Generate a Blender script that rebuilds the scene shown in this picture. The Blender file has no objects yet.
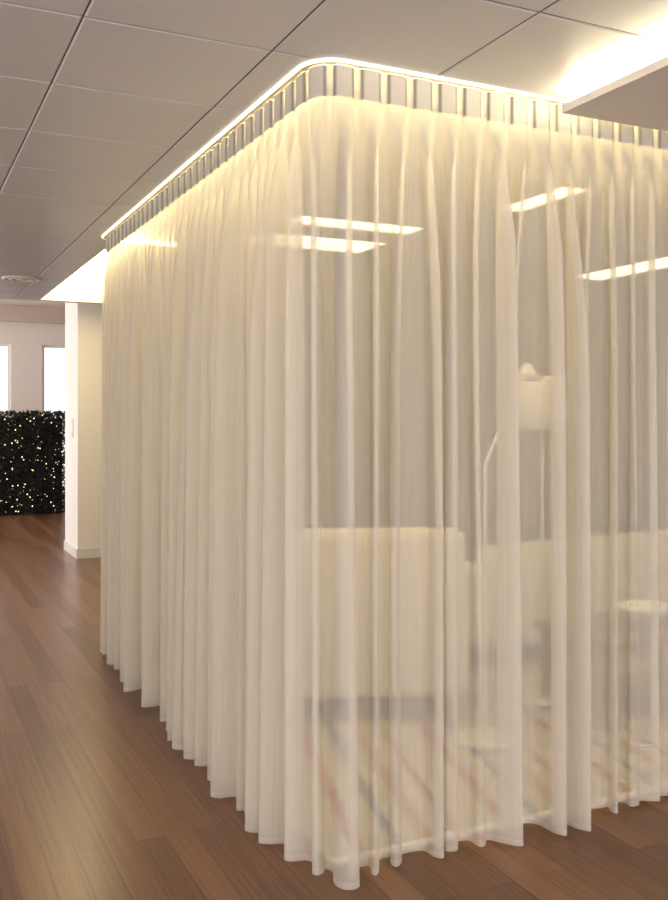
import bpy, bmesh, math, random
import numpy as np
from mathutils import Vector, Matrix
random.seed(4); rng=np.random.RandomState(23)
scene=bpy.context.scene
scene.view_settings.view_transform='Standard'
CH=2.70   # ceiling height

# ---------------------------------------------------------------- materials
def mat(name, col=(.8,.8,.8), rough=.6, metal=0., emit=None, es=0., noise=0., nscale=8., bump=0., spec=None):
    m=bpy.data.materials.new(name); m.use_nodes=True
    nt=m.node_tree; b=nt.nodes['Principled BSDF']
    b.inputs['Base Color'].default_value=(*col,1); b.inputs['Roughness'].default_value=rough
    b.inputs['Metallic'].default_value=metal
    if spec is not None: b.inputs['Specular IOR Level'].default_value=spec
    if emit:
        b.inputs['Emission Color'].default_value=(*emit,1); b.inputs['Emission Strength'].default_value=es
    tc=nt.nodes.new('ShaderNodeTexCoord'); nz=nt.nodes.new('ShaderNodeTexNoise'); nz.inputs['Scale'].default_value=nscale
    nz.inputs['Detail'].default_value=4
    nt.links.new(tc.outputs['Object'],nz.inputs['Vector'])
    if noise>0:
        mr=nt.nodes.new('ShaderNodeMapRange'); mr.inputs[3].default_value=1-noise; mr.inputs[4].default_value=1+noise
        mx=nt.nodes.new('ShaderNodeVectorMath'); mx.operation='SCALE'; mx.inputs[0].default_value=col
        nt.links.new(nz.outputs['Fac'],mr.inputs[0]); nt.links.new(mr.outputs[0],mx.inputs['Scale'])
        nt.links.new(mx.outputs[0],b.inputs['Base Color'])
    if bump>0:
        bp=nt.nodes.new('ShaderNodeBump'); bp.inputs['Strength'].default_value=bump; bp.inputs['Distance'].default_value=.01
        nt.links.new(nz.outputs['Fac'],bp.inputs['Height']); nt.links.new(bp.outputs[0],b.inputs['Normal'])
    return m

def emis(name,col,s):
    m=bpy.data.materials.new(name); m.use_nodes=True; nt=m.node_tree; nt.nodes.clear()
    e=nt.nodes.new('ShaderNodeEmission'); o=nt.nodes.new('ShaderNodeOutputMaterial')
    e.inputs[0].default_value=(*col,1); e.inputs[1].default_value=s; nt.links.new(e.outputs[0],o.inputs[0]); return m

SP=.102
def fabric(name, alpha, col, streak=.07, trans=.35, heading=False):
    m=bpy.data.materials.new(name); m.use_nodes=True; nt=m.node_tree; nt.nodes.clear(); L=nt.links.new
    o=nt.nodes.new('ShaderNodeOutputMaterial')
    d=nt.nodes.new('ShaderNodeBsdfDiffuse'); t=nt.nodes.new('ShaderNodeBsdfTranslucent'); tr=nt.nodes.new('ShaderNodeBsdfTransparent')
    d.inputs[0].default_value=(*col,1); t.inputs[0].default_value=(col[0]*1.0,col[1]*.965,col[2]*.84,1); tr.inputs[0].default_value=(1,.985,.95,1)
    m1=nt.nodes.new('ShaderNodeMixShader'); m1.inputs[0].default_value=trans; L(d.outputs[0],m1.inputs[1]); L(t.outputs[0],m1.inputs[2])
    m2=nt.nodes.new('ShaderNodeMixShader'); L(tr.outputs[0],m2.inputs[1]); L(m1.outputs[0],m2.inputs[2]); L(m2.outputs[0],o.inputs[0])
    uv=nt.nodes.new('ShaderNodeTexCoord')
    if heading:
        # pleats are triple cloth (opaque), the gaps are a single layer of tape that lets light through
        m2.inputs[0].default_value=alpha
        sx=nt.nodes.new('ShaderNodeSeparateXYZ'); L(uv.outputs['UV'],sx.inputs[0])
        dv=nt.nodes.new('ShaderNodeMath'); dv.operation='DIVIDE'; dv.inputs[1].default_value=SP; L(sx.outputs[0],dv.inputs[0])
        fr=nt.nodes.new('ShaderNodeMath'); fr.operation='FRACT'; L(dv.outputs[0],fr.inputs[0])
        r1=nt.nodes.new('ShaderNodeValToRGB'); r1.color_ramp.interpolation='LINEAR'; e=r1.color_ramp.elements
        e[0].position=.0; e[0].color=(.15,.15,.15,1); e[1].position=1; e[1].color=(.15,.15,.15,1)
        for p,c in ((.11,.14),(.16,.015),(.84,.015),(.89,.14)): x=e.new(p); x.color=(c,c,c,1)
        L(fr.outputs[0],r1.inputs[0]); L(r1.outputs[0],m1.inputs[0])
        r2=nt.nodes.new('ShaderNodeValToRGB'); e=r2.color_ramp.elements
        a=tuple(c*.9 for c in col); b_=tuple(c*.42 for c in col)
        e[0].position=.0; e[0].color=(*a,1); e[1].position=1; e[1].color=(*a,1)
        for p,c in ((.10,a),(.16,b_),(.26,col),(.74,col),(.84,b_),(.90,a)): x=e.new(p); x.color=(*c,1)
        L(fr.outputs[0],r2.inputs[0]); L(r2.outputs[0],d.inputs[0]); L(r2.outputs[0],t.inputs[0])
        return m
    mp=nt.nodes.new('ShaderNodeMapping'); mp.inputs['Scale'].default_value=(300,2,1)
    nz=nt.nodes.new('ShaderNodeTexNoise'); nz.inputs['Scale'].default_value=1; nz.inputs['Detail'].default_value=3
    mr=nt.nodes.new('ShaderNodeMapRange'); mr.inputs[3].default_value=alpha-streak; mr.inputs[4].default_value=min(1,alpha+streak)
    L(uv.outputs['UV'],mp.inputs[0]); L(mp.outputs[0],nz.inputs['Vector']); L(nz.outputs['Fac'],mr.inputs[0]); L(mr.outputs[0],m2.inputs[0])
    return m

def wood_floor():
    m=bpy.data.materials.new('floor_wood'); m.use_nodes=True; nt=m.node_tree; L=nt.links.new; b=nt.nodes['Principled BSDF']
    tc=nt.nodes.new('ShaderNodeTexCoord'); mp=nt.nodes.new('ShaderNodeMapping'); mp.inputs['Rotation'].default_value=(0,0,math.pi/2)
    mp.inputs['Location'].default_value=(.3,.05,0)
    L(tc.outputs['Object'],mp.inputs[0])
    br=nt.nodes.new('ShaderNodeTexBrick'); br.inputs['Scale'].default_value=1; br.inputs['Brick Width'].default_value=2.2
    br.inputs['Row Height'].default_value=.105; br.inputs['Mortar Size'].default_value=.0011; br.inputs['Mortar Smooth'].default_value=.2
    br.offset=.37; br.inputs['Color1'].default_value=(.0,.0,.0,1); br.inputs['Color2'].default_value=(1,1,1,1); br.inputs['Mortar'].default_value=(.2,.2,.2,1)
    L(mp.outputs[0],br.inputs['Vector'])
    mp2=nt.nodes.new('ShaderNodeMapping'); mp2.inputs['Scale'].default_value=(70,1.3,1); L(tc.outputs['Object'],mp2.inputs[0])
    nz=nt.nodes.new('ShaderNodeTexNoise'); nz.inputs['Scale'].default_value=1; nz.inputs['Detail'].default_value=5; nz.inputs['Distortion'].default_value=.6
    L(mp2.outputs[0],nz.inputs['Vector'])
    ad=nt.nodes.new('ShaderNodeMath'); ad.operation='MULTIPLY_ADD'; ad.inputs[1].default_value=.34; L(br.outputs['Color'],ad.inputs[0])
    ml=nt.nodes.new('ShaderNodeMath'); ml.operation='MULTIPLY'; ml.inputs[1].default_value=.72; L(nz.outputs['Fac'],ml.inputs[0]); L(ml.outputs[0],ad.inputs[2])
    cr=nt.nodes.new('ShaderNodeValToRGB'); e=cr.color_ramp.elements
    e[0].position=.15; e[0].color=(.076,.031,.014,1); e[1].position=.9; e[1].color=(.30,.152,.072,1)
    x=e.new(.5); x.color=(.168,.077,.036,1)
    L(ad.outputs[0],cr.inputs[0])
    mx=nt.nodes.new('ShaderNodeMix'); mx.data_type='RGBA'; mx.inputs[7].default_value=(.04,.018,.009,1)
    L(br.outputs['Fac'],mx.inputs[0]); L(cr.outputs[0],mx.inputs[6]); L(mx.outputs[2],b.inputs['Base Color'])
    b.inputs['Roughness'].default_value=.29
    bp=nt.nodes.new('ShaderNodeBump'); bp.inputs['Strength'].default_value=.25; bp.inputs['Distance'].default_value=.002; bp.invert=True
    L(br.outputs['Fac'],bp.inputs['Height']); L(bp.outputs[0],b.inputs['Normal'])
    return m

M_floor=wood_floor()
M_tile=mat('ceiling_tile_metal',(.54,.525,.53),.36,noise=.03,nscale=3)
M_gap=mat('ceiling_joint_dark',(.06,.055,.055),.8)
M_white=mat('plaster_white',(.82,.79,.73),.7,noise=.02,bump=.02,nscale=40)
M_pink=mat('plaster_rose',(.78,.71,.63),.8,noise=.03)
M_beam=mat('beam_terracotta',(.55,.44,.37),.8,noise=.05)
M_taupe=mat('wall_taupe',(.16,.128,.078),.8,noise=.05)
M_base=mat('baseboard_white',(.72,.70,.66),.5)
M_raft=mat('raft_paint',(.62,.58,.56),.7)
M_rail=mat('track_aluminium',(.62,.55,.40),.4,metal=.3)
M_led=emis('led_warm',(1,.82,.42),56)
M_glow=emis('led_edge_glow',(1,.92,.68),1.8)
M_cove=emis('cove_diffuser',(1,.82,.46),9.0)
M_coveR=emis('raft_strip',(1,.87,.55),42)
M_slot=emis('slot_diffuser',(1,.86,.52),3.2)
M_uph=mat('upholstery_cream',(.55,.51,.43),.9,noise=.04,nscale=60,bump=.1)
M_chrome=mat('chrome',(.6,.6,.58),.3,metal=1)
M_grey=mat('lamp_metal_grey',(.55,.53,.48),.5)
M_shade=mat('lamp_shade_linen',(.70,.65,.55),.9,emit=(1,.85,.6),es=.06)
M_table=mat('lacquer_dark',(.16,.12,.09),.3)
M_ceramic=mat('ceramic_white',(.85,.84,.8),.3)

# ---------------------------------------------------------------- helpers
def empty(name,loc=(0,0,0),rz=0):
    e=bpy.data.objects.new(name,None); scene.collection.objects.link(e); e.location=loc; e.rotation_euler[2]=rz; return e
def mk(name,bm,mats,parent=None,smooth=False):
    me=bpy.data.meshes.new(name); bmesh.ops.recalc_face_normals(bm,faces=bm.faces); bm.to_mesh(me); bm.free()
    o=bpy.data.objects.new(name,me); scene.collection.objects.link(o)
    for m in (mats if isinstance(mats,(list,tuple)) else [mats]): me.materials.append(m)
    if smooth:
        for p in me.polygons: p.use_smooth=True
    if parent: o.parent=parent
    return o
def addbox(bm,x0,x1,y0,y1,z0,z1,mi=0):
    r=bmesh.ops.create_cube(bm,size=1); 
    for v in r['verts']:
        v.co=Vector(((x0+x1)/2+v.co.x*(x1-x0),(y0+y1)/2+v.co.y*(y1-y0),(z0+z1)/2+v.co.z*(z1-z0)))
    for f in {f for v in r['verts'] for f in v.link_faces}: f.material_index=mi
    return r['verts']
def box(name,x0,x1,y0,y1,z0,z1,m,parent=None,bevel=0,seg=3):
    bm=bmesh.new(); addbox(bm,x0,x1,y0,y1,z0,z1)
    o=mk(name,bm,m,parent)
    if bevel>0:
        b=o.modifiers.new('bev','BEVEL'); b.width=bevel; b.segments=seg; b.limit_method='NONE'
        for p in o.data.polygons: p.use_smooth=True
    return o
def lathe(name,prof,m,parent=None,seg=40,loc=(0,0,0)):
    bm=bmesh.new(); rings=[]
    for r,z in prof:
        rings.append([bm.verts.new((loc[0]+r*math.cos(a*2*math.pi/seg),loc[1]+r*math.sin(a*2*math.pi/seg),loc[2]+z)) for a in range(seg)])
    for i in range(len(rings)-1):
        for j in range(seg):
            bm.faces.new((rings[i][j],rings[i][(j+1)%seg],rings[i+1][(j+1)%seg],rings[i+1][j]))
    return mk(name,bm,m,parent,True)
def tube(name,pts,r,m,parent=None):
    c=bpy.data.curves.new(name,'CURVE'); c.dimensions='3D'; c.bevel_depth=r; c.bevel_resolution=4
    s=c.splines.new('POLY'); s.points.add(len(pts)-1)
    for i,p in enumerate(pts): s.points[i].co=(*p,1)
    c.use_fill_caps=True
    o=bpy.data.objects.new(name,c); scene.collection.objects.link(o); c.materials.append(m)
    if parent: o.parent=parent
    return o

# ---------------------------------------------------------------- shell
box('floor',-2.6,7.4,-3.1,17.7,-.1,0,M_floor)
holes=[(1.34,1.98,6.60,9.72),(2.14,3.02,5.0,5.25),(2.14,3.05,5.55,6.0),(3.10,3.28,3.80,4.40),(5.15,5.55,4.6,6.3)]
def clip(rects,h):
    out=[]
    for (a,b,c,d) in rects:
        if b<=h[0] or a>=h[1] or d<=h[2] or c>=h[3]: out.append((a,b,c,d)); continue
        if a<h[0]: out.append((a,h[0],c,d))
        if b>h[1]: out.append((h[1],b,c,d))
        aa,bb=max(a,h[0]),min(b,h[1])
        if c<h[2]: out.append((aa,bb,c,h[2]))
        if d>h[3]: out.append((aa,bb,h[3],d))
    return out
bm=bmesh.new(); g=.0026
ix=[.51+.6*n for n in range(-6,13)]; iy=[2.80+.6*n for n in range(-10,13)]
for i in range(len(ix)-1):
    for j in range(len(iy)-1):
        a,b,c,d=max(ix[i],-2.5),min(ix[i+1],7.2),max(iy[j],-3),min(iy[j+1],9.8)
        if b-a<.02 or d-c<.02: continue
        rs=[(a+g,b-g,c+g,d-g)]
        for h in holes: rs=clip(rs,h)
        for (p,q,r,s) in rs:
            if q-p<.01 or s-r<.01: continue
            e=min(.006,(q-p)/3,(s-r)/3); z=CH; k=.004
            o=[bm.verts.new(v) for v in ((p,r,z+k),(q,r,z+k),(q,s,z+k),(p,s,z+k))]
            n=[bm.verts.new(v) for v in ((p+e,r+e,z),(q-e,r+e,z),(q-e,s-e,z),(p+e,s-e,z))]
            bm.faces.new(n); 
            for t in range(4): bm.faces.new((o[t],o[(t+1)%4],n[(t+1)%4],n[t]))
# dark backing above the tiles, with the same holes
rs=[(-2.5,7.2,-3,9.8)]
for h in holes: rs=clip(rs,h)
for (p,q,r,s) in rs: addbox(bm,p,q,r,s,CH+.004,CH+.05,1)
ceil=mk('ceiling',bm,[M_tile,M_gap])
# recessed light boxes
for n,h in enumerate(holes):
    p,q,r,s=h; d=.10 if n==0 else .03
    lamp=empty('recessed_ceiling_light')
    bm=bmesh.new(); t=.008; i_=.002
    p+=i_;q-=i_;r+=i_;s-=i_
    addbox(bm,p,p+t,r,s,CH-.001,CH+d); addbox(bm,q-t,q,r,s,CH-.001,CH+d)
    addbox(bm,p+t,q-t,r,r+t,CH-.001,CH+d); addbox(bm,p+t,q-t,s-t,s,CH-.001,CH+d)
    mk('recess_frame',bm,M_white,lamp)
    box('diffuser',p+t,q-t,r+t,s-t,CH+d-.02,CH+d,M_cove if n==0 else M_slot,lamp)
# far hall
box('ceiling_hall',-2.5,7.2,9.86,17.5,3.8,3.9,M_white)
box('wall_fascia',-2.5,7.2,9.8,9.86,CH,3.9,M_white)
def winwall(name,axis,pos,t,a0,a1,zt,wins,m):
    """wall with rectangular openings; wins=(a,b,z0,z1)"""
    bm=bmesh.new(); cur=a0
    def ab(a,b,z0,z1):
        if b-a<.005 or z1-z0<.005: return
        if axis=='y': addbox(bm,a,b,pos,pos+t,z0,z1)
        else: addbox(bm,pos,pos+t,a,b,z0,z1)
    for (a,b,z0,z1) in wins:
        ab(cur,a,0,zt); ab(a,b,0,z0); ab(a,b,z1,zt); cur=b
    ab(cur,a1,0,zt)
    mk(name,bm,m)
    for k,(a,b,z0,z1) in enumerate(wins):
        w=empty('window_%d'%(winwall.n)); winwall.n+=1
        bm=bmesh.new(); f=.045; q=pos+t*.3; q2=pos+t*.7
        def fb(a,b,z0,z1):
            if axis=='y': addbox(bm,a,b,q,q2,z0,z1)
            else: addbox(bm,q,q2,a,b,z0,z1)
        fb(a,a+f,z0,z1); fb(b-f,b,z0,z1); fb(a+f,b-f,z0,z0+f); fb(a+f,b-f,z1-f,z1); fb((a+b)/2-.02,(a+b)/2+.02,z0+f,z1-f)
        mk('window_frame',bm,M_white,w)
winwall.n=1
winwall('wall_far','y',17.5,.2,-2.5,7.2,3.9,[(-.8,.25,.15,2.83),(.87,1.92,.15,2.83),(2.46,3.5,.15,2.83)],M_pink)
box('trim_1',-2.5,7.2,17.38,17.5,3.22,3.50,M_beam)
winwall('wall_left','x',-2.7,.2,-3,17.5,3.9,[(-2,0,.8,2.4),(1,3,.8,2.4),(4,6,.8,2.4),(7.5,9.3,.8,2.4),(11,13,.4,3),(14.5,16.5,.4,3)],M_white)
winwall('wall_front','y',-3.2,.2,-2.5,7.2,2.75,[(-1.8,.6,.6,2.4),(1.4,3.8,.6,2.4),(4.6,6.6,.6,2.4)],M_white)
box('wall_right',7.2,7.4,-3,17.5,0,3.9,M_white)
box('wall_partition',1.55,7.2,6.62,6.72,0,CH,M_taupe)
box('wall_corridor',1.80,7.2,10.2,11.0,0,3.8,M_white)
bm=bmesh.new(); addbox(bm,1.785,7.2,10.185,10.2,0,.1); addbox(bm,1.785,1.8,10.2,11.0,0,.1); addbox(bm,1.787,7.2,10.187,10.2,.1,.105)
mk('baseboard_corridor',bm,M_base)
# light switch on the column side
sw=empty('light_switch'); box('plate',1.788,1.8,10.45,10.56,1.30,1.50,M_base,sw,.003); box('rocker',1.782,1.79,10.475,10.535,1.36,1.44,M_ceramic,sw,.002)
# ceiling air diffuser
lathe('ceiling_air_diffuser',[(.0,-.012),(.05,-.012),(.055,-.004),(.075,-.003),(.08,-.016),(.105,-.016),(.11,-.004),(.13,-.003),(.135,-.014),(.16,-.012),(.165,0)],M_base,None,36,(1.0,8.3,CH))

# ---------------------------------------------------------------- raft at right
raft=empty('ceiling_raft')
box('panel',2.19,7.1,-.4,2.69,2.62,2.65,M_raft,raft)
box('light_strip',2.22,2.235,-.4,2.69,2.653,2.697,M_coveR,raft)

# ---------------------------------------------------------------- curtain path
PX,PY,BX,R=1.258,2.78,6.20,.10
segs=[('l',(1.75,BX),(PX+R,BX)),('a',(PX+R,BX-R),math.pi/2),('l',(PX,BX-R),(PX,PY+R)),('a',(PX+R,PY+R),math.pi),('l',(PX+R,PY),(7.05,PY))]
lens=[]
for s in segs:
    lens.append(math.dist(s[1],s[2]) if s[0]=='l' else R*math.pi/2)
TOT=sum(lens)
def path(s):
    s=min(max(s,0),TOT)
    for sg,L in zip(segs,lens):
        if s<=L or sg is segs[-1]:
            if sg[0]=='l':
                dx,dy=(sg[2][0]-sg[1][0])/L,(sg[2][1]-sg[1][1])/L
                return (sg[1][0]+dx*s,sg[1][1]+dy*s),(dx,dy)
            a=sg[2]+s/R
            return (sg[1][0]+R*math.cos(a),sg[1][1]+R*math.sin(a)),(-math.sin(a),math.cos(a))
        s-=L
def sweep(name,o0,o1,z0,z1,m,parent):
    bm=bmesh.new(); prev=None; n=int(TOT/.012)
    first=None
    for i in range(n+1):
        (x,y),(dx,dy)=path(TOT*i/n); nx,ny=dy,-dx
        ring=[bm.verts.new((x+nx*o,y+ny*o,z)) for o,z in ((o0,z0),(o1,z0),(o1,z1),(o0,z1))]
        if prev:
            for k in range(4): bm.faces.new((prev[k],prev[(k+1)%4],ring[(k+1)%4],ring[k]))
        else: first=ring
        prev=ring
    bm.faces.new(first); bm.faces.new(prev)
    return mk(name,bm,m,parent)
track=empty('curtain_track')
sweep('rail',-.015,.016,2.689,CH,M_rail,track)
sweep('outer_light_profile',.017,.027,2.690,CH,M_glow,track)
sweep('inner_light_strip',-.082,-.055,2.672,2.69,M_led,track)

# ---------------------------------------------------------------- curtain mesh
TOP=2.688; HEAD=2.585
nS=int(TOT/.004); S=np.linspace(0,TOT,nS+1)
Z=np.concatenate([np.linspace(TOP,HEAD,8),np.linspace(HEAD-.012,2.2,14)[0:],np.linspace(2.15,.10,36),np.array([.034,.012])])
sp=SP; nf=int(TOT/sp)
ctop=(np.arange(nf)+.5)*sp
jit=rng.uniform(-.028,.028,nf); jit2=rng.uniform(-.006,.006,nf); jit3=rng.uniform(0,6.28,nf)
ev=(np.arange(nf)%2==0)^(rng.uniform(0,1,nf)<.18)
big=np.where(ev,rng.uniform(.72,1.08,nf),rng.uniform(.42,.9,nf))
big*=np.where(ctop<1.3,.82,1)
wid=np.where(ev,rng.uniform(.024,.036,nf),rng.uniform(.018,.028,nf)); neck=rng.uniform(.8,1.2,nf)
lean=rng.uniform(-.45,.45,nf); lean2=rng.uniform(-.08,.08,nf); onset=rng.uniform(.4,.9,nf)
def sm(x): x=np.clip(x,0,1); return x*x*(3-2*x)
NX=np.zeros((len(Z),nS+1)); TX=np.zeros_like(NX)
ph=rng.uniform(0,6.28,8)
for r,z in enumerate(Z):
    w=sm((HEAD-z)/onset); wg=float(sm((HEAD-z)/1.0)); w0=float(sm((HEAD-z)/.22))
    c=ctop+jit*w+jit2*np.sin(z*1.3+jit3)*w
    A=(.014+.046*w0)*(1-w)+w*big*.108*(.85+.25*(1-z/2.6))
    W=(.022+.001*w0)*(1-w)+w*wid*(1+.08*np.sin(z*1.3+jit3))*(.9+.25*(1-z/2.6))
    q=(S[None,:]-c[:,None])/W[:,None]
    near=np.abs(q)<4
    hg=np.where(near,np.exp(-np.power(np.abs(q),2.4)),0)   # rounded-top tube
    h=hg
    if w0<1: # header: flat-topped box pleats
        hb=1/(1+np.power(np.abs(q)/1.7,12)); h=hg*w0+hb*(1-w0)
    NX[r]=(A[:,None]*h).sum(0)
    pin=np.where(near,-q*np.exp(-3*(np.abs(q)-1.1)**2)+.55*q*np.exp(-4*(np.abs(q)-.6)**2),0)
    TX[r]=((W*neck*(.3+.45*w)*w0)[:,None]*pin).sum(0)+((A*(lean+lean2*np.sin(z*1.4+jit3))*w)[:,None]*hg).sum(0)
    NX[r]+=wg*(.012*np.sin(S*2*math.pi/.43+ph[0]+.2*z)+.012*np.sin(S*2*math.pi/.27+ph[1]-z*.3)+.008*np.sin(S*2*math.pi/.155+ph[2]+z*.3)+.004*np.sin(S*2*math.pi/.06+ph[3]+z*.3))
    NX[r]-=.014+.010*w0
hem=.010*np.sin(S*2*math.pi/.31+1)+.008*np.sin(S*2*math.pi/.83)
verts=[];uvs=[]
P=[path(s) for s in S]
for r,z in enumerate(Z):
    for i in range(nS+1):
        (x,y),(dx,dy)=P[i]; nn=NX[r,i]; tt=TX[r,i]
        zz=z+ (hem[i]*.45 if r>=len(Z)-2 else 0)
        verts.append((x+dy*nn+dx*tt,y-dx*nn+dy*tt,zz))
faces=[];mi=[]
for r in range(len(Z)-1):
    k=0
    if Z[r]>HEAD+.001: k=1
    elif r>=len(Z)-2: k=2
    a=r*(nS+1)
    for i in range(nS):
        faces.append((a+i,a+i+1,a+nS+2+i,a+nS+1+i)); mi.append(k)
me=bpy.data.meshes.new('sheer_curtain'); me.from_pydata(verts,[],faces); me.update()
me.polygons.foreach_set('material_index',mi); me.polygons.foreach_set('use_smooth',[True]*len(faces))
uvl=me.uv_layers.new(name='UV'); li=np.zeros(len(me.loops),dtype=np.int32); me.loops.foreach_get('vertex_index',li)
U=np.stack([S[li%(nS+1)],Z[li//(nS+1)]],1).astype(np.float32); uvl.data.foreach_set('uv',U.ravel())
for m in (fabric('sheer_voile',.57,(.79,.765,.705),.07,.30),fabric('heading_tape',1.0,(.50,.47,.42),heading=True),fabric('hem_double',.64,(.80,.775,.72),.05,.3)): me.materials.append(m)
cur=bpy.data.objects.new('sheer_curtain',me); scene.collection.objects.link(cur)

# ---------------------------------------------------------------- rug
def rugmat():
    m=bpy.data.materials.new('rug_striped'); m.use_nodes=True; nt=m.node_tree; L=nt.links.new; b=nt.nodes['Principled BSDF']; b.inputs['Roughness'].default_value=.95
    tc=nt.nodes.new('ShaderNodeTexCoord'); mp=nt.nodes.new('ShaderNodeMapping'); mp.inputs['Rotation'].default_value=(0,0,.25)
    L(tc.outputs['Object'],mp.inputs[0]); sx=nt.nodes.new('ShaderNodeSeparateXYZ'); L(mp.outputs[0],sx.inputs[0])
    mu=nt.nodes.new('ShaderNodeMath'); mu.operation='MULTIPLY'; mu.inputs[1].default_value=1.7; L(sx.outputs[0],mu.inputs[0])
    fr=nt.nodes.new('ShaderNodeMath'); fr.operation='FRACT'; L(mu.outputs[0],fr.inputs[0])
    cr=nt.nodes.new('ShaderNodeValToRGB'); cr.color_ramp.interpolation='CONSTANT'; e=cr.color_ramp.elements
    cols=[(0,(.42,.37,.30)),(.16,(.30,.10,.07)),(.24,(.44,.39,.32)),(.40,(.12,.14,.22)),(.47,(.44,.39,.32)),(.60,(.34,.20,.12)),(.68,(.44,.39,.32)),(.82,(.28,.10,.07)),(.87,(.42,.37,.30))]
    e[0].position=0; e[0].color=(*cols[0][1],1); e[1].position=cols[-1][0]; e[1].color=(*cols[-1][1],1)
    for p,c in cols[1:-1]: x=e.new(p); x.color=(*c,1)
    L(fr.outputs[0],cr.inputs[0]); L(cr.outputs[0],b.inputs['Base Color']); return m
rug=empty('striped_rug')
box('pile',1.345,5.0,2.87,5.6,.0,.012,rugmat(),rug,.003)
bm=bmesh.new(); addbox(bm,1.345,5.0,2.845,2.87,0,.013); addbox(bm,1.345,5.0,5.6,5.625,0,.013)
mk('border',bm,M_ceramic,rug)

# ---------------------------------------------------------------- furniture
FZ=.0145
def armchair(name,loc,rz,W,D,H):
    e=empty(name,loc,rz)
    a=.15
    box('seat_base',-W/2+a,W/2-a,-D/2+.02,D/2-.06,.12,.30,M_uph,e,.03)
    box('seat_cushion',-W/2+a+.005,W/2-a-.005,-D/2,D/2-.17,.30,.45,M_uph,e,.05,4)
    box('backrest',-W/2+.02,W/2-.02,D/2-.18,D/2,.12,H,M_uph,e,.06,5)
    box('back_cushion',-W/2+a+.01,W/2-a-.01,D/2-.32,D/2-.17,.44,H-.06,M_uph,e,.06,5)
    box('arm_1',-W/2,-W/2+a,-D/2,D/2-.02,.12,.62,M_uph,e,.05,4)
    box('arm_2',W/2-a,W/2,-D/2,D/2-.02,.12,.62,M_uph,e,.05,4)
    k=1
    for sx in (-1,1):
        for sy in (-1,1):
            x,y=sx*(W/2-.08),sy*(D/2-.08)
            tube('leg_%d'%k,[(x,y,.0),(x,y,.13)],.016,M_chrome,e); k+=1
    return e
armchair('armchair',(2.28,4.42,FZ),math.radians(158),.98,.84,.95)
armchair('sofa',(3.95,5.0,FZ),math.radians(185),1.7,.85,.74)
# floor lamp
lp=empty('floor_lamp',(3.15,4.03,FZ))
lathe('base',[(0,.0),(.15,.0),(.155,.008),(.15,.02),(.03,.026),(.0,.03)],M_grey,lp)
tube('stem',[(0,0,.02),(0,0,1.62)],.008,M_grey,lp)
lathe('shade',[(.12,1.72),(.135,1.44),(.132,1.44),(.117,1.72)],M_shade,lp)
# adjustable reading lamp
rl=empty('reading_lamp',(2.50,3.62,FZ))
lathe('base',[(0,.0),(.15,.0),(.155,.01),(.15,.022),(.1,.026),(.02,.03),(0,.03)],M_grey,rl)
tube('stem',[(0,0,.02),(.0,0,1.28),(.02,0,1.32),(.22,0,1.74)],.009,M_grey,rl)
lathe('head',[(.02,.08),(.03,.06),(.07,0),(.067,0),(.02,.055)],M_grey,rl,24,(.24,0,1.68))
# coffee table with bowl
ct=empty('coffee_table',(3.55,3.75,FZ))
box('top',-.45,.45,-.3,.3,.38,.42,M_table,ct,.006)
for k,(sx,sy) in enumerate(((-1,-1),(-1,1),(1,-1),(1,1))): box('leg_%d'%(k+1),sx*.40-.02,sx*.40+.02,sy*.25-.02,sy*.25+.02,0,.38,M_table,ct,.003)
lathe('ceramic_bowl',[(.0,.0),(.05,.0),(.06,.01),(.14,.07),(.15,.09),(.14,.085),(.055,.02),(0,.015)],M_ceramic,None,32,(3.6,3.75,.42+FZ))

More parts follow.
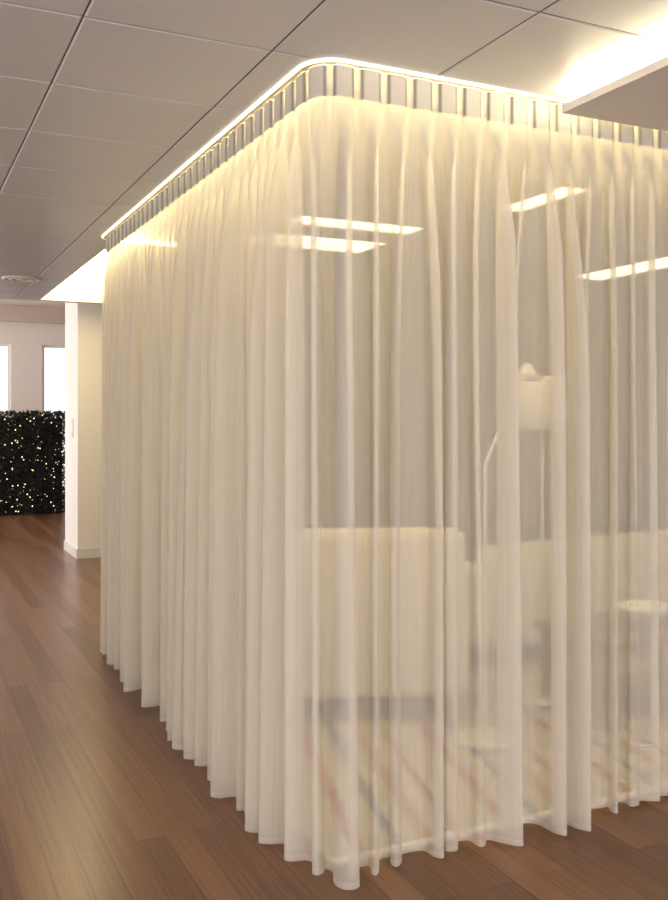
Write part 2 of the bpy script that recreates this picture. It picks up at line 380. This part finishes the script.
# ---------------------------------------------------------------- hedge with fairy lights
hd=empty('hedge_with_fairy_lights',(0,0,0))
x0,x1,y0,y1,h=.3,2.52,15.1,15.8,1.58
bm=bmesh.new(); addbox(bm,x0+.08,x1-.08,y0+.08,y1-.08,0,h-.08); mk('core',bm,mat('hedge_core',(.006,.008,.005),.9),hd)
bm=bmesh.new()
def surfpt():
    k=random.random()
    if k<.5: return Vector((random.uniform(x0,x1),y0+random.uniform(-.02,.09),random.uniform(.0,h)))
    if k<.7: return Vector((random.uniform(x0,x1),random.uniform(y0,y1),h+random.uniform(-.09,.03)))
    if k<.85: return Vector((random.choice((x0,x1))+random.uniform(-.05,.03),random.uniform(y0,y1),random.uniform(0,h)))
    return Vector((random.uniform(x0,x1),y1+random.uniform(-.09,.02),random.uniform(.0,h)))
for i in range(9000):
    p=surfpt(); p.z=max(p.z,.03)
    a=Vector((random.gauss(0,1),random.gauss(0,1),random.gauss(0,1))).normalized(); b=a.orthogonal().normalized(); l=random.uniform(.02,.045)
    try: bm.faces.new([bm.verts.new(q) for q in (p-a*l,p+b*l*.4,p+a*l,p-b*l*.4)])
    except: pass
me_l=mat('leaf_dark',(.009,.009,.008),.7); mk('leaves',bm,me_l,hd)
bm=bmesh.new()
for i in range(560):
    p=surfpt(); p.z=max(p.z,.06); p.y-= .035 if p.y<y0+.1 else 0
    bmesh.ops.create_icosphere(bm,subdivisions=1,radius=random.choice((.004,.005,.007,.010)),matrix=Matrix.Translation(p))
mk('fairy_bulbs',bm,emis('fairy_gold',(1,.78,.42),2.6),hd)

# ---------------------------------------------------------------- lights
def area(name,loc,rot,sx,sy,e,col):
    l=bpy.data.lights.new(name,'AREA'); l.shape='RECTANGLE'; l.size=sx; l.size_y=sy; l.energy=e; l.color=col
    o=bpy.data.objects.new(name,l); o.location=loc; o.rotation_euler=rot; scene.collection.objects.link(o)
H=math.pi/2
DAY=(1,.93,.93)
for k,(a,b) in enumerate(((-1.8,.6),(1.4,3.8),(4.6,6.6))):
    area('daylight_front',((a+b)/2,-3.3,1.5),(H,0,0),b-a,1.8,(115,95,20)[k],DAY)
for a,b in ((-2,0),(1,3),(4,6),(7.5,9.3)):
    area('daylight_left',(-2.8,(a+b)/2,1.6),(0,-H,0),1.6,b-a,(62,28,18,32)[int((a+3)//3)],DAY)
for a,b in ((11,13),(14.5,16.5)):
    area('daylight_hall',(-2.8,(a+b)/2,1.7),(0,-H,0),2.6,b-a,150,DAY)
w=bpy.data.worlds.new('sky'); scene.world=w; w.use_nodes=True
w.node_tree.nodes['Background'].inputs[0].default_value=(.97,.95,1,1); w.node_tree.nodes['Background'].inputs[1].default_value=1.3

# ---------------------------------------------------------------- camera
cd=bpy.data.cameras.new('camera'); cam=bpy.data.objects.new('camera',cd); scene.collection.objects.link(cam); scene.camera=cam
cd.sensor_fit='VERTICAL'; cd.sensor_height=24; cd.lens=24*931/900; cd.shift_y=-(450-417)/900
cam.location=(0,0,1.52); cam.rotation_euler=(H,0,-math.radians(25.4)); cd.clip_end=100
